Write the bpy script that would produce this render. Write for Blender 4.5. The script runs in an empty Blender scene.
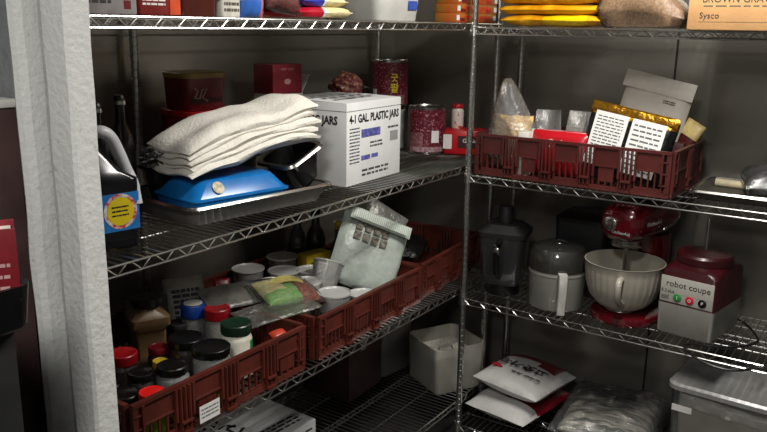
import bpy, bmesh, math, random
from math import sin, cos, pi, radians
from mathutils import Vector, Matrix, Euler, noise
S = bpy.context.scene; COL = S.collection
random.seed(7)

# ------------------------------------------------------------------ camera
FPX = 791.85
R_ = Vector((0.830270361744222, 0.5571378975605885, 0.015763550072431104))
U_ = Vector((-0.14373801519026114, 0.18670729600394653, 0.9718434897698595))
F_ = Vector((-0.5385076688388784, 0.8091586672097518, -0.23509942977611623))
EYE = Vector((0, 0, 1.7))
cam = bpy.data.cameras.new('camera'); cam.sensor_width = 36; cam.lens = FPX/767*36; cam.clip_start = .02
co = bpy.data.objects.new('camera', cam); COL.objects.link(co)
m3 = Matrix((R_, U_, -F_)).transposed()
co.matrix_world = Matrix.Translation(EYE) @ m3.to_4x4(); S.camera = co
def on_level(px, py, z):
    """the point of the horizontal plane at height z seen at a photo pixel"""
    d = R_*((px-383.5)/FPX) + U_*(-(py-216)/FPX) + F_
    p = EYE + d*((z-EYE.z)/d.z); return Vector((p.x, p.y, z))

# ------------------------------------------------------------------ materials
def srgb(h):
    c = [int(h[i:i+2], 16)/255 for i in (0, 2, 4)]
    return tuple(x/12.92 if x <= .04045 else ((x+.055)/1.055)**2.4 for x in c) + (1,)
MC = {}
def mat(name, col, rough=.5, metal=0., var=.12, scale=25, bump=0., bscale=60, col2=None, kind='noise', trans=0, lo=.4, hi=.6, stretch=None, coat=0):
    if name in MC: return MC[name]
    m = bpy.data.materials.new(name); m.use_nodes = True; nt = m.node_tree; N = nt.nodes; L = nt.links
    b = N['Principled BSDF']; c = srgb(col)
    b.inputs['Roughness'].default_value = rough; b.inputs['Metallic'].default_value = metal
    b.inputs['Coat Weight'].default_value = coat
    if trans: b.inputs['Transmission Weight'].default_value = trans
    tc = N.new('ShaderNodeTexCoord'); src = tc.outputs['Object']
    if stretch:
        mp = N.new('ShaderNodeMapping'); mp.inputs['Scale'].default_value = stretch; L.new(src, mp.inputs['Vector']); src = mp.outputs['Vector']
    if kind == 'voronoi':
        t = N.new('ShaderNodeTexVoronoi'); t.inputs['Scale'].default_value = scale; fac = t.outputs['Distance']
    elif kind == 'wave':
        t = N.new('ShaderNodeTexWave'); t.inputs['Scale'].default_value = scale; t.inputs['Distortion'].default_value = 2; fac = t.outputs['Fac']
    else:
        t = N.new('ShaderNodeTexNoise'); t.inputs['Scale'].default_value = scale; t.inputs['Detail'].default_value = 4; fac = t.outputs['Fac']
    L.new(src, t.inputs['Vector'])
    r = N.new('ShaderNodeValToRGB'); r.color_ramp.elements[0].position = lo; r.color_ramp.elements[1].position = hi
    if col2: a, z = c, srgb(col2)
    else:
        a = tuple(x*(1-var) for x in c[:3])+(1,); z = tuple(min(1, x*(1+var)) for x in c[:3])+(1,)
    r.color_ramp.elements[0].color = a; r.color_ramp.elements[1].color = z
    L.new(fac, r.inputs['Fac']); L.new(r.outputs['Color'], b.inputs['Base Color'])
    if bump:
        n = N.new('ShaderNodeTexNoise'); n.inputs['Scale'].default_value = bscale; n.inputs['Detail'].default_value = 5; L.new(src, n.inputs['Vector'])
        bp = N.new('ShaderNodeBump'); bp.inputs['Strength'].default_value = bump; bp.inputs['Distance'].default_value = .01
        L.new(n.outputs['Fac'], bp.inputs['Height']); L.new(bp.outputs['Normal'], b.inputs['Normal'])
    MC[name] = m; return m
def film(name, col, opac=.25, rough=.12, bump=0., bscale=40, gloss=.05, ior=1.45):
    """thin clear or milky plastic: part clear, part scattering, with a glossy skin"""
    if name in MC: return MC[name]
    m = mat(name, col, .6, 0, .05, 20, bump, bscale); nt = m.node_tree; N = nt.nodes; L = nt.links
    out = N['Material Output']; tr = N.new('ShaderNodeBsdfTransparent'); mx = N.new('ShaderNodeMixShader'); mx.inputs[0].default_value = opac
    L.new(tr.outputs[0], mx.inputs[1]); L.new(N['Principled BSDF'].outputs[0], mx.inputs[2])
    gl = N.new('ShaderNodeBsdfGlossy'); gl.inputs['Roughness'].default_value = rough
    fr = N.new('ShaderNodeFresnel'); fr.inputs['IOR'].default_value = ior
    ad = N.new('ShaderNodeMath'); ad.operation = 'ADD'; ad.use_clamp = True; ad.inputs[1].default_value = gloss; L.new(fr.outputs[0], ad.inputs[0])
    if bump:
        nl = N['Principled BSDF'].inputs['Normal'].links[0].from_socket; L.new(nl, gl.inputs['Normal'])
    m2 = N.new('ShaderNodeMixShader'); L.new(ad.outputs[0], m2.inputs[0]); L.new(mx.outputs[0], m2.inputs[1]); L.new(gl.outputs[0], m2.inputs[2])
    L.new(m2.outputs[0], out.inputs['Surface']); return m
chrome = mat('chrome wire', 'c8c8c4', .28, 1, .06)
chromed = mat('chrome post', 'bdbdb9', .28, 1, .06)
steel_wall = mat('brushed steel wall', '8b877e', .3, .65, .05, 1.5, stretch=(1, 1, 6))
crate_m = mat('brick red crate plastic', '54221a', .42, 0, .15, 12)
crate_d = mat('maroon crate plastic', '4a1b18', .42, 0, .15, 12)
whitepaint = mat('chipped white paint', 'b4b5b1', .45, 0, 0, 70, .25, 80, col2='cfd0cc', lo=.29, hi=.36)
shadedflat = mat('shaded post flat', 'a9aaa6', .45, 0, .06, 25, .2, 70)
black = mat('black plastic', '0c0c0d', .3, 0, .2)
blackm = mat('matte black', '121213', .6, 0, .2)
ink = mat('black ink', '15151a', .6)
white = mat('white plastic', 'd8d6cf', .35, 0, .03)
paper = mat('white paper', 'dcdcd8', .7, 0, .03)
red = mat('red plastic', 'a8131d', .35, 0, .1)
dred = mat('dark red plastic', '6b0f1b', .35, 0, .1)
greyc = mat('grey plastic', '8b8983', .4, 0, .06)
darkgrey = mat('dark grey', '2b2b2b', .5)
silver = mat('silver metal', 'b5b3ae', .25, 1, .05)
yellow = mat('yellow print', 'd8c012', .5, 0, .06)
blue = mat('blue plastic', '0d66aa', .28, 0, .06)
green = mat('green print', '1f7a3a', .5)
navy = mat('navy print', '2f3272', .6)
gold = mat('gold foil', 'a8781e', .28, .8, .25, 40, .5, 60)
cream = mat('cream flour', 'd6c896', .55, 0, .08, 20, .3, 50)
clearf = film('clear film', 'e8e8ea', .05, .14, .8, 45, .03)
softf = film('soft clear film', 'e0e0de', .02, .3, .3, 45, 0, 1.2)
cleart = film('clear tub plastic', 'c8cccc', .10, .15)
milky = film('milky plastic', 'dadad4', .72, .35)
cupm = film('deli cup plastic', 'd6d6d2', .32, .25)
lidm = film('deli lid plastic', 'dcdcd8', .6, .3)
darkclear = film('dark clear plastic', '202022', .8, .15)

# ------------------------------------------------------------------ mesh builder
class MB:
    def __init__(s): s.b = bmesh.new(); s.m = 0; s.x = Matrix()
    def v(s, p): return s.b.verts.new(s.x @ Vector(p))
    def f(s, vs, m=None):
        try:
            q = s.b.faces.new(vs); q.material_index = s.m if m is None else m; return q
        except ValueError: return None
    def box(s, x0, x1, y0, y1, z0, z1, bev=0, seg=2):
        n0 = len(s.b.verts)
        V = [s.v((x, y, z)) for z in (z0, z1) for x, y in ((x0, y0), (x1, y0), (x1, y1), (x0, y1))]
        F = [s.f([V[i] for i in q]) for q in ((3, 2, 1, 0), (4, 5, 6, 7), (0, 1, 5, 4), (1, 2, 6, 5), (2, 3, 7, 6), (3, 0, 4, 7))]
        if bev: bmesh.ops.bevel(s.b, geom=list({e for q in F for e in q.edges}), offset=bev, segments=seg, affect='EDGES', material=-1, profile=.5)
        return s
    def rings(s, loops, c0=True, c1=True):
        prev = None; first = None
        for lp in loops:
            vs = [s.v(p) for p in lp]
            if prev:
                n = len(vs)
                for i in range(n): s.f([prev[i], prev[(i+1) % n], vs[(i+1) % n], vs[i]])
            else: first = vs
            prev = vs
        if c0: s.f(first[::-1])
        if c1: s.f(prev)
        return s
    def lathe(s, prof, n=28, c=(0, 0, 0), c0=True, c1=True):
        return s.rings([[(c[0]+r*cos(2*pi*i/n), c[1]+r*sin(2*pi*i/n), c[2]+z) for i in range(n)] for r, z in prof], c0, c1)
    def loft(s, rs, k=5, c0=True, c1=True):
        """rs: (z, half x, half y, corner radius[, cx, cy])"""
        L = []
        for q in rs:
            z, hx, hy, r = q[:4]; cx, cy = q[4:6] if len(q) > 5 else (0, 0); r = min(r, hx-1e-5, hy-1e-5); lp = []
            for a, (sx, sy) in enumerate(((1, 1), (-1, 1), (-1, -1), (1, -1))):
                for i in range(k+1):
                    t = (a + i/k)*pi/2; lp.append((cx+sx*(hx-r)+r*cos(t), cy+sy*(hy-r)+r*sin(t), z))
            L.append(lp)
        return s.rings(L, c0, c1)
    def tube(s, pts, r, n=6, closed=False):
        P = [Vector(p) for p in pts]; L = []; k = len(P)
        up = Vector((.13, .31, .94))
        for i, p in enumerate(P):
            if closed: d = P[(i+1) % k]-P[i-1]
            else: d = P[min(i+1, k-1)]-P[max(i-1, 0)]
            d.normalize(); a = d.cross(up)
            if a.length < .05: a = d.cross(Vector((1, 0, 0)))
            a.normalize(); b = d.cross(a); rr = r[i] if isinstance(r, (list, tuple)) else r
            L.append([p+(a*cos(2*pi*j/n)+b*sin(2*pi*j/n))*rr for j in range(n)])
        if closed: L.append(L[0]); return s.rings(L, False, False)
        return s.rings(L)
    def pouch(s, w, h, t, p=3, nx=22, ny=22, amp=.006, sc=9, seed=0, edge=.0015, fn=None, zone=None):
        """pillow pack lying in xy; fn bends points; zone(u,v,top) gives a material index"""
        o = Vector((seed*7.3, seed*3.1, seed*1.7)); G = []
        for top in (1, -1):
            g = []
            for j in range(ny+1):
                row = []
                for i in range(nx+1):
                    u = -1+2*i/nx; v = -1+2*j/ny
                    q = max(0, (1-abs(u)**p))**.5*max(0, (1-abs(v)**p))**.5
                    x, y = u*w/2, v*h/2; z = top*(t/2*q+edge)
                    if amp:
                        nn = noise.noise_vector(Vector((x*sc, y*sc, top*.6))+o); k = amp*(.35+.65*min(1, q*1.6))
                        z += nn.z*k; x += nn.x*amp*.5; y += nn.y*amp*.5
                    pt = Vector((x, y, z))
                    if fn: pt = fn(pt)
                    row.append(s.v(pt))
                g.append(row)
            G.append(g)
        for top, g in zip((1, -1), G):
            for j in range(ny):
                for i in range(nx):
                    q = [g[j][i], g[j][i+1], g[j+1][i+1], g[j+1][i]]
                    s.f(q if top > 0 else q[::-1], zone((i+.5)/nx*2-1, (j+.5)/ny*2-1, top) if zone else None)
        A, B = G; bd = [(0, i) for i in range(nx)]+[(j, nx) for j in range(ny)]+[(ny, i) for i in range(nx, 0, -1)]+[(j, 0) for j in range(ny, 0, -1)]
        for k in range(len(bd)):
            a, c = bd[k], bd[(k+1) % len(bd)]
            u, v = a[1]/nx*2-1, a[0]/ny*2-1
            s.f([A[a[0]][a[1]], B[a[0]][a[1]], B[c[0]][c[1]], A[c[0]][c[1]]], zone(u*.98, v*.98, 1) if zone else None)
        return s
    def blob(s, rx, ry, rz, c=(0, 0, 0), n=20, amp=0, sc=10, seed=0):
        L = []
        for j in range(1, n):
            t = -pi/2+pi*j/n; lp = []
            for i in range(n+4):
                a = 2*pi*i/(n+4); d = Vector((cos(t)*cos(a), cos(t)*sin(a), sin(t))); k = 1+amp*noise.noise(d*sc*.3+Vector((seed, 0, 0)))
                lp.append((c[0]+rx*d.x*k, c[1]+ry*d.y*k, c[2]+rz*d.z*k))
            L.append(lp)
        return s.rings(L)
def spl(P, k=8):
    P = [Vector(p) for p in P]; out = []
    for i in range(len(P)-1):
        a, b, c, d = P[max(i-1, 0)], P[i], P[i+1], P[min(i+2, len(P)-1)]
        for j in range(k):
            t = j/k; out.append(.5*((2*b)+(c-a)*t+(2*a-5*b+4*c-d)*t*t+(3*b-a-3*c+d)*t**3))
    return out+[P[-1]]
def rot(x=0, y=0, z=0, at=(0, 0, 0)): return Matrix.Translation(at) @ Euler((radians(x), radians(y), radians(z))).to_matrix().to_4x4()

def obj(name, mb, mats, par=None, sharp=38, **props):
    me = bpy.data.meshes.new(name); bmesh.ops.recalc_face_normals(mb.b, faces=mb.b.faces[:]); mb.b.to_mesh(me); mb.b.free()
    for m in (mats if isinstance(mats, (list, tuple)) else [mats]): me.materials.append(m)
    me.polygons.foreach_set('use_smooth', [True]*len(me.polygons)); me.set_sharp_from_angle(angle=radians(sharp))
    o = bpy.data.objects.new(name, me); COL.objects.link(o)
    if par: o.parent = par
    for k, v in props.items(): o[k] = v
    return o
def tag(o, label, cat, group=None):
    o['label'] = label; o['category'] = cat
    if group: o['group'] = group
    return o
def thing(name, label, cat, loc=(0, 0, 0), rz=0, group=None, rx=0, ry=0):
    o = bpy.data.objects.new(name, None); COL.objects.link(o); o.empty_display_size = .05
    o.location = loc; o.rotation_euler = (radians(rx), radians(ry), radians(rz)); return tag(o, label, cat, group)
def place(o, loc, rz=0, rx=0, ry=0):
    o.location = loc; o.rotation_euler = (radians(rx), radians(ry), radians(rz)); return o
def dup(r, loc, rz, label):
    def cp(o, par):
        c = o.copy(); COL.objects.link(c)
        if par: c.parent = par; c.matrix_parent_inverse = o.matrix_parent_inverse
        for ch in o.children: cp(ch, c)
        return c
    c = cp(r, None); c.location = loc; c.rotation_euler = (0, 0, radians(rz)); c['label'] = label; return c
def bx(name, mats, par, x0, x1, y0, y1, z0, z1, bev=0, **kw): return obj(name, MB().box(x0, x1, y0, y1, z0, z1, bev), mats, par, **kw)
def text(s, size, m, par, loc, rx=90, rz=0, ry=0, name='lettering', sx=1, align='CENTER', bold=0):
    """raised print, a few tenths of a millimetre thick"""
    cu = bpy.data.curves.new('t', 'FONT'); cu.body = s; cu.size = size; cu.extrude = .0003; cu.align_x = align; cu.align_y = 'CENTER'; cu.resolution_u = 2; cu.offset = bold
    t = bpy.data.objects.new('t', cu); COL.objects.link(t); dg = bpy.context.evaluated_depsgraph_get()
    me = bpy.data.meshes.new_from_object(t.evaluated_get(dg)); bpy.data.objects.remove(t); bpy.data.curves.remove(cu)
    me.materials.clear(); me.materials.append(m); me.name = name
    o = bpy.data.objects.new(name, me); COL.objects.link(o); o.parent = par; o.location = loc
    o.rotation_euler = (radians(rx), radians(ry), radians(rz)); o.scale = (sx, 1, 1); return o
def lines(mb, x0, x1, z0, z1, y, n, seed=0, th=.35, words=4):
    """rows of small illegible print as thin raised dashes on a plane facing -y"""
    r = random.Random(seed); hh = (z1-z0)/n
    for i in range(n):
        x = x0; z = z1-hh*(i+.5)
        while x < x1-.002:
            w = min((x1-x0)*r.uniform(.08, .9/words+.1), x1-x); mb.box(x, x+w, y-.0004, y, z-hh*th/2, z+hh*th/2); x += w+(x1-x0)*.04
    return mb

# ------------------------------------------------------------------ the room
XW, YW = -2.10, 3.225
def struct(name, mb, m): return obj(name, mb, m, kind='structure')
struct('floor', MB().box(-4, 2.6, -1.6, 3.4, -.1, 0), mat('dark floor tile', '2c2a28', .4, 0, .2, 6))
struct('ceiling', MB().box(-4, 2.6, -1.6, 3.4, 2.7, 2.8), mat('grey ceiling panel', '7d7b76', .6, 0, .05))
struct('wall_left', MB().box(XW-.1, XW, .94, YW+.1, 0, 2.7), steel_wall)
struct('wall_back', MB().box(XW, 2.6, YW, YW+.1, 0, 2.7), steel_wall)
struct('wall_front', MB().box(-4, -1.316, .835, .94, 0, 2.7), mat('grey painted wall', '7c7f80', .6, 0, .06, 30, .3))
wm = MB(); wm.tube([(-.795, YW-.006, 0), (-.795, YW-.006, 2.69)], .004, 8)
struct('trim_1', wm, mat('dark seam strip', '3c3934', .4, .6))
struct('wall_right', MB().box(2.6, 2.7, -1.6, YW+.1, 0, 2.7), mat('pale painted wall', 'b9b8b2', .7, 0, .03))
struct('wall_near', MB().box(-4, 2.7, -1.7, -1.6, 0, 2.7), mat('pale painted wall', 'b9b8b2'))
# white door post: bead, flat, groove and two broad faces
def post_loop(z):
    pr = [(-1.330, .95), (-1.330, .826), (-1.316, .826), (-1.314, .81), (-1.308, .799), (-1.297, .793), (-1.286, .797), (-1.280, .81), (-1.279, .846), (-1.270, .846), (-1.267, .830), (-1.240, .826), (-1.238, .880), (-1.214, .880), (-1.212, .803), (-1.208, .797),
          (-1.152, .797), (-1.146, .802), (-1.144, .842), (-1.150, .846), (-1.26, .846), (-1.315, .95)]
    k = 1+.02*(1.4-z)
    return [(-1.195+(x+1.195)*k+.008*(1.4-z)+.004*noise.noise(Vector((x*9, z*6, 1))), y+.002*noise.noise(Vector((x*30, z*9, 4))), z) for x, y in pr]
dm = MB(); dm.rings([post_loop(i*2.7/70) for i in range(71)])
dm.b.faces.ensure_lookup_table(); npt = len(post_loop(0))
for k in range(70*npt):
    if 8 <= k % npt <= 13: dm.b.faces[k].material_index = 1 if k % npt == 10 else 2  # recess shading put into the colour: grey flat, darker groove
struct('trim_2', dm, [whitepaint, shadedflat, mat('shaded post groove', '7f807d', .5, 0, .05)]).data.set_sharp_from_angle(angle=radians(18))

# ------------------------------------------------------------------ wire shelving
def zig(p0, d, L, zt, zb, pitch=.068):
    P = []; n = max(1, int(L/pitch)); pitch = L/n; d = Vector(d)
    for i in range(n):
        for a, z in ((0, zt), (.42, zb), (.82, zt)): P.append(Vector(p0)+d*((i+a)*pitch)+Vector((0, 0, z)))
    return P
def shelf(par, LX, LY, z, along):
    """wire shelf LX by LY with its corner at the thing's origin; trusses run along 'along'"""
    zt, zb = z-.0035, z-.027
    m = MB()
    for zz, ins in ((zt, 0), (zb, 0)):
        m.tube([(0, .02, zz), (.02, 0, zz), (LX-.02, 0, zz), (LX, .02, zz), (LX, LY-.02, zz), (LX-.02, LY, zz), (.02, LY, zz), (0, LY-.02, zz)], .0030, 6, True)
    m.tube(zig((.02, 0, 0), (1, 0, 0), LX-.04, zt, zb), .0020, 5); m.tube(zig((.02, LY, 0), (1, 0, 0), LX-.04, zt, zb), .0020, 5)
    m.tube(zig((0, .02, 0), (0, 1, 0), LY-.04, zt, zb), .0020, 5); m.tube(zig((LX, .02, 0), (0, 1, 0), LY-.04, zt, zb), .0020, 5)
    for x, y in ((.013, .013), (LX-.013, .013), (LX-.013, LY-.013), (.013, LY-.013)):
        m.lathe([(.0155, -.034), (.019, -.034), (.0165, .004), (.0142, .004)], 14, (x, y, z), False, False)
    o = obj('shelf', m, chrome, par)
    w = MB(); A, B = (LX, LY) if along == 'x' else (LY, LX)
    n = int(A/.0245)
    def pt(a, b, zz): return (a, b, zz) if along == 'x' else (b, a, zz)
    for i in range(1, n):
        a = A*i/n; w.tube([pt(a, .001, z-.002), pt(a, B-.001, z-.002)], .0019, 5)
    obj('wire_mat', w, chrome, o)
    g = MB()
    for k in (.25, .5, .75):
        g.tube([pt(.004, B*k, z-.0062), pt(A-.004, B*k, z-.0062)], .0024, 5)
        if k == .5:
            g.tube([pt(.004, B*k, zb), pt(A-.004, B*k, zb)], .0024, 5)
            g.tube(zig(pt(.004, B*k, 0), pt(1, 0, 0), A-.008, z-.0062, zb), .0018, 5)
    obj('stringer', g, chrome, o)
    return o
def postmesh(H):
    pr = [(.0127, .03)]; z = .05
    while z < H-.03:
        pr += [(.0127, z-.0022), (.0108, z-.0008), (.0108, z+.0008), (.0127, z+.0022)]; z += .0254
    return MB().lathe(pr+[(.0127, H), (.009, H+.004)], 14)
def unit(label, loc, LX, LY, levels, along, extra=()):
    t = thing('wire_shelving_unit', label, 'shelving unit', loc)
    for z in levels: shelf(t, LX, LY, z, along)
    pm = None
    for x, y in [(.013, .013), (LX-.013, .013), (LX-.013, LY-.013), (.013, LY-.013)]+list(extra):
        if pm is None: p = obj('post', postmesh(1.98), chromed, t); pm = p
        else: p = pm.copy(); COL.objects.link(p); p.parent = t
        p.location = (x, y, 0)
        f = obj('foot', MB().lathe([(.014, 0), (.017, .004), (.016, .018), (.008, .022), (.008, .034)], 14), black, p)
    return t
LL = [1.711, 1.172, .674, .17]; RL = [1.698, 1.1445, .644, .09]
unit('deep four-tier chrome wire shelving unit along the left steel wall', (-2.035, .956, 0), .61, 2.03, LL, 'y', extra=[(-.022, .71)])
unit('shallower four-tier chrome wire shelving unit along the back steel wall', (-1.413, 2.678, 0), 1.22, .46, RL, 'x')
EPS = .0008
Lt, Lm, Ll, Lb = [z+EPS for z in LL]; Rt, Rm, Rl, Rb = [z+EPS for z in RL]

# ------------------------------------------------------------------ crates
def crate(label, loc, rz, L, D, H, m):
    t = thing('plastic_crate', label, 'crate', loc, rz, None)
    def wall(W):
        b = MB()
        b.box(-W/2, W/2, -.010, .004, H-.010, H); b.box(-W/2, W/2, -.006, .004, 0, .016)
        for sx in (-1, 1): b.box(sx*W/2-.008*(1+sx), sx*W/2+.008*(1-sx), -.008, .004, .016, H-.010)
        n = max(2, round(W/.155)); w = W/n
        for i in range(n):
            x0 = -W/2+i*w; a, c = x0+.028, x0+w-.028
            b.box(a, c, -.004, 0, H*.56, H-.010)                   # solid upper plate
            b.box(a, c, -.008, .002, H*.53, H*.56)
            k = max(2, int((c-a)/.021))
            for j in range(k+1): x = a+(c-a)*j/k; b.box(x-.0025, x+.0025, -.005, .002, .016, H*.53)
            if i % 2: b.box(a+.2*(c-a), c-.2*(c-a), -.004, 0, H*.2, H*.53)
            else: b.box(a, c, -.004, 0, .016, H*.18)
            b.box(a-.003, a+.004, -.012, 0, H*.3, H-.010); b.box(c-.004, c+.003, -.012, 0, H*.3, H-.010)
            if i < n-1:                                            # pilaster between the plates
                q = x0+w
                for s in (-.016, -.001, .014): b.box(q+s-.0025, q+s+.0025, -.015, .002, .016, H-.010)
                b.box(q-.0175, q+.0175, -.020, 0, H*.24, H*.28); b.box(q-.0175, q+.0175, -.018, 0, H*.02, H*.07)
                b.box(q-.0175, q+.0175, -.0035, 0, .05*H, H*.26)
        for e in (-W/2+.018, W/2-.022):                            # ladder rungs beside the corners
            for z in (.25, .5, .75): b.box(e-.014, e+.014, -.010, 0, H*z, H*z+.004)
        return b
    for W, a, o in ((L, 0, (0, -D/2, 0)), (L, 180, (0, D/2, 0)), (D-.02, 90, (L/2, 0, 0)), (D-.02, -90, (-L/2, 0, 0))):
        s = obj('side_wall', wall(W), m, t); s.location = o; s.rotation_euler = (0, 0, radians(a))
    g = MB()
    for i in range(int(L/.03)+1): x = -L/2+.012+(L-.024)*i/int(L/.03); g.box(x-.005, x+.005, -D/2+.004, D/2-.004, 0, .006)
    for i in range(int(D/.05)+1): y = -D/2+.012+(D-.024)*i/int(D/.05); g.box(-L/2+.004, L/2-.004, y-.004, y+.004, .0005, .0065)
    obj('floor_grid', g, m, t); return t
CH = .142
cA = crate('brick red crate full of spice jars, nearest to the white post', (-1.708, 1.415, Ll), 90, .64, .54, CH, crate_m)
cB = crate('brick red crate holding the white deli cups on the left shelf', (-1.728, 2.122, Ll), 92, .65, .55, CH, crate_m)
cC = crate('brick red crate, mostly empty, at the corner end of the left shelf', (-1.722, 2.746, Ll), 94.5, .57, .45, CH, crate_m)
cD = crate('maroon crate of snack packets on the back wall shelf', (-1.01, 2.905, Rm), -1, .735, .40, .158, crate_d)
# paper tag on the first crate
tg = MB(); tg.box(-.035, .035, -.0226, -.0214, .015, .062)
o = obj('paper_label', tg, paper, cA, label='torn white paper label on crate side'); o.location = (-.09, -.270, .0)
lb = obj('printed_rows', lines(MB(), -.03, .03, .024, .056, -.0227, 3, 3), mat('faded ink', '6a6a66', .7), o)

# ------------------------------------------------------------------ generic packs
def carton(name, label, cat, loc, rz, w, d, h, m, bev=.003, group=None):
    t = thing(name, label, cat, loc, rz, group); bx('body', m, t, -w/2, w/2, -d/2, d/2, 0, h, bev); return t
def jar(name, label, cat, loc, r, h, bm, lm, rz=0, square=False, neck=None, lid_h=.02, lidr=None, lab=None, contents=None, group=None):
    t = thing(name, label, cat, loc, rz, group); lidr = lidr or r*.92; neck = neck or h*.12
    hb = h-lid_h; b = MB()
    if square: b.loft([(0, r*.92, r*.92, r*.3), (.004, r, r, r*.3), (hb-neck, r, r, r*.3), (hb-neck*.3, lidr*.9, lidr*.9, lidr*.85), (hb, lidr*.88, lidr*.88, lidr*.87)])
    else: b.lathe([(r*.9, 0), (r, .005), (r, hb-neck), (r*.97, hb-neck*.7), (lidr*.9, hb-neck*.25), (lidr*.88, hb)])
    obj('body', b, bm, t)
    l = MB(); n = 40; zz = hb+.0004
    l.rings([[((q*(1+.02*(i % 2)))*cos(2*pi*i/n), (q*(1+.02*(i % 2)))*sin(2*pi*i/n), z) for i in range(n)] for q, z in ((lidr*.98, zz), (lidr, zz+.002), (lidr, h-.003), (lidr*.95, h-.0005))]+
            [[(q*cos(2*pi*i/n), q*sin(2*pi*i/n), z) for i in range(n)] for q, z in ((lidr*.88, h), (lidr*.82, h-.0015), (lidr*.1, h-.0015))])
    obj('lid', l, lm, t)
    if contents: obj('contents', MB().lathe([(r*.85, .004), (r*.93, .008), (r*.93, hb-neck-.01), (r*.5, hb-neck-.006)], 24), contents, t)
    if lab:
        lmn, z0, z1 = lab; w = MB()
        if square: w.loft([(z0*h, r+.0006, r+.0006, r*.3), (z1*h, r+.0006, r+.0006, r*.3)], c0=False, c1=False)
        else: w.lathe([(r+.0006, z0*h), (r+.0006, z1*h)], 28, c0=False, c1=False)
        obj('label_wrap', w, lmn, t)
    return t
def at_lid(px, py, base, h): p = on_level(px, py, base+h); return (p.x, p.y, base)
JF = Ll+.0072      # crate floor

# ------------------------------------------------------------------ jars in the first crate
spice = lambda n, c, c2=None: mat(n, c, .8, 0, .25, 120, col2=c2)
clearj = film('clear jar', 'c8ccca', .3, .08); dkj = film('dark jar', '241a14', .85, .1)
tan = thing('spice_jar', 'square tan spice jar with pinched waist and black lid', 'jar', at_lid(146, 296, JF, .235), 64)
b = MB(); b.loft([(0, .05, .05, .012), (.03, .056, .056, .012), (.04, .056, .056, .012), (.056, .044, .044, .01), (.14, .044, .044, .01), (.156, .056, .056, .012), (.18, .056, .056, .012), (.197, .038, .038, .03), (.207, .036, .036, .034)])
obj('body', b, mat('tan powder jar', '5f4a31', .4, 0, .1, 60), tan)
obj('lid', MB().lathe([(.042, .2075), (.043, .21), (.043, .230), (.038, .235)], 30), black, tan)
jar('spice_jar', 'jar with a bright red lid close beside the white post', 'jar', at_lid(122, 352, JF, .12), .045, .12, dkj, red, lid_h=.03)
jar('spice_jar', 'wide dark jar with flat black lid behind the red and lime lid', 'jar', at_lid(141, 371, JF, .115), .038, .115, dkj, black)
jar('spice_jar', 'squat black-lidded jar in the front corner by the white post', 'jar', at_lid(124, 392, JF, .1), .043, .1, clearj, black, contents=spice('pepper', '1a1512'))
jar('spice_jar', 'dark jar with worn grey lid beside the white post', 'jar', (-1.872, 1.352, JF), .037, .19, dkj, darkgrey)
t = jar('spice_jar', 'small jar with vivid red lid over a lime green band', 'jar', at_lid(152, 391, JF, .112), .034, .112, mat('lime green', '86b81c', .45), mat('vivid red', 'e01a1a', .35), lid_h=.018, lidr=.034)
t = jar('spice_jar', 'clear glass jar with black lid and green label edge', 'jar', at_lid(172, 364, JF, .125), .045, .125, clearj, black, lid_h=.022, lidr=.041, contents=spice('grey herb', '7d817a', '55594f'))
obj('label_wrap', MB().lathe([(.0458, .066), (.0458, .078)], 28, c0=False, c1=False), mat('leaf green', '3c8a34', .5), t, label='green label band')
jar('spice_jar', 'black-lidded jar standing between the clear jar and the blue lid', 'jar', at_lid(186, 336, JF, .14), .05, .14, dkj, black, lidr=.05, lid_h=.026)
t = jar('spice_jar', 'brown spice jar with wide black lid and white seal at front edge', 'jar', at_lid(211, 345, JF, .145), .052, .145, clearj, black, lidr=.053, lid_h=.024, contents=spice('brown seed', '5d4326', '3a2614'))
obj('seal', MB().blob(.014, .011, .011, (.047, -.022, .088)), white, t, label='white round cap')
jar('spice_jar', 'jar with blue lid and white top beside the red lid', 'jar', at_lid(193, 303, JF, .165), .038, .165, clearj, [mat('blue lid', '123a86', .35)], lidr=.038, lid_h=.042, contents=spice('beige powder', '8a7a60'))
o = [c for c in bpy.data.objects if c.get('label', '').startswith('jar with blue lid')][0]
obj('lid_disc', MB().lathe([(.029, .1652), (.029, .1662)], 24), white, o, label='white disc on the blue lid')
jar('spice_jar', 'beige jar with red screw lid beside the blue lid', 'jar', at_lid(217, 307, JF, .16), .039, .16, clearj, mat('crimson lid', '8f121c', .35), lidr=.04, lid_h=.034, contents=spice('beige powder', '8a7a60'))
t = jar('spice_jar', 'white-labelled jar with dark green lid and green leaf print', 'jar', at_lid(236, 322, JF, .165), .046, .165, mat('ivory jar', 'c9c6b8', .4), mat('dark green lid', '142a1e', .35), rz=20, lidr=.045, lid_h=.03)
g = MB()
for i in range(7):
    a0 = -.15+i*.1
    g.f([g.v((.0466*cos(a), .0466*sin(a), z)) for a, z in ((a0, .06), (a0+.1, .06), (a0+.1, .115), (a0, .115))])
obj('leaf_shapes', g, green, t, label='green leaf print')
jar('spice_jar', 'short jar with yellow lid between the black lids', 'jar', at_lid(160, 360, JF, .1), .022, .1, dkj, mat('dull yellow', 'b79a22', .5), lidr=.021)
jar('spice_jar', 'small jar with dull maroon lid behind the yellow lid', 'jar', at_lid(158, 346, JF, .115), .03, .115, dkj, dred)
jar('spice_jar', 'dark bottle with black cap behind the tan jar', 'jar', at_lid(178, 322, JF, .11), .034, .11, dkj, blackm)
jar('spice_jar', 'red-bodied jar seen through the first crate front', 'jar', (-1.478, 1.292, JF), .024, .085, mat('red body', 'b31524', .4), dred, lidr=.022)
jar('spice_jar', 'yellow-bodied jar seen through the first crate front', 'jar', (-1.468, 1.386, JF), .02, .08, mat('mustard body', 'a98620', .4), black, lidr=.018)
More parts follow.
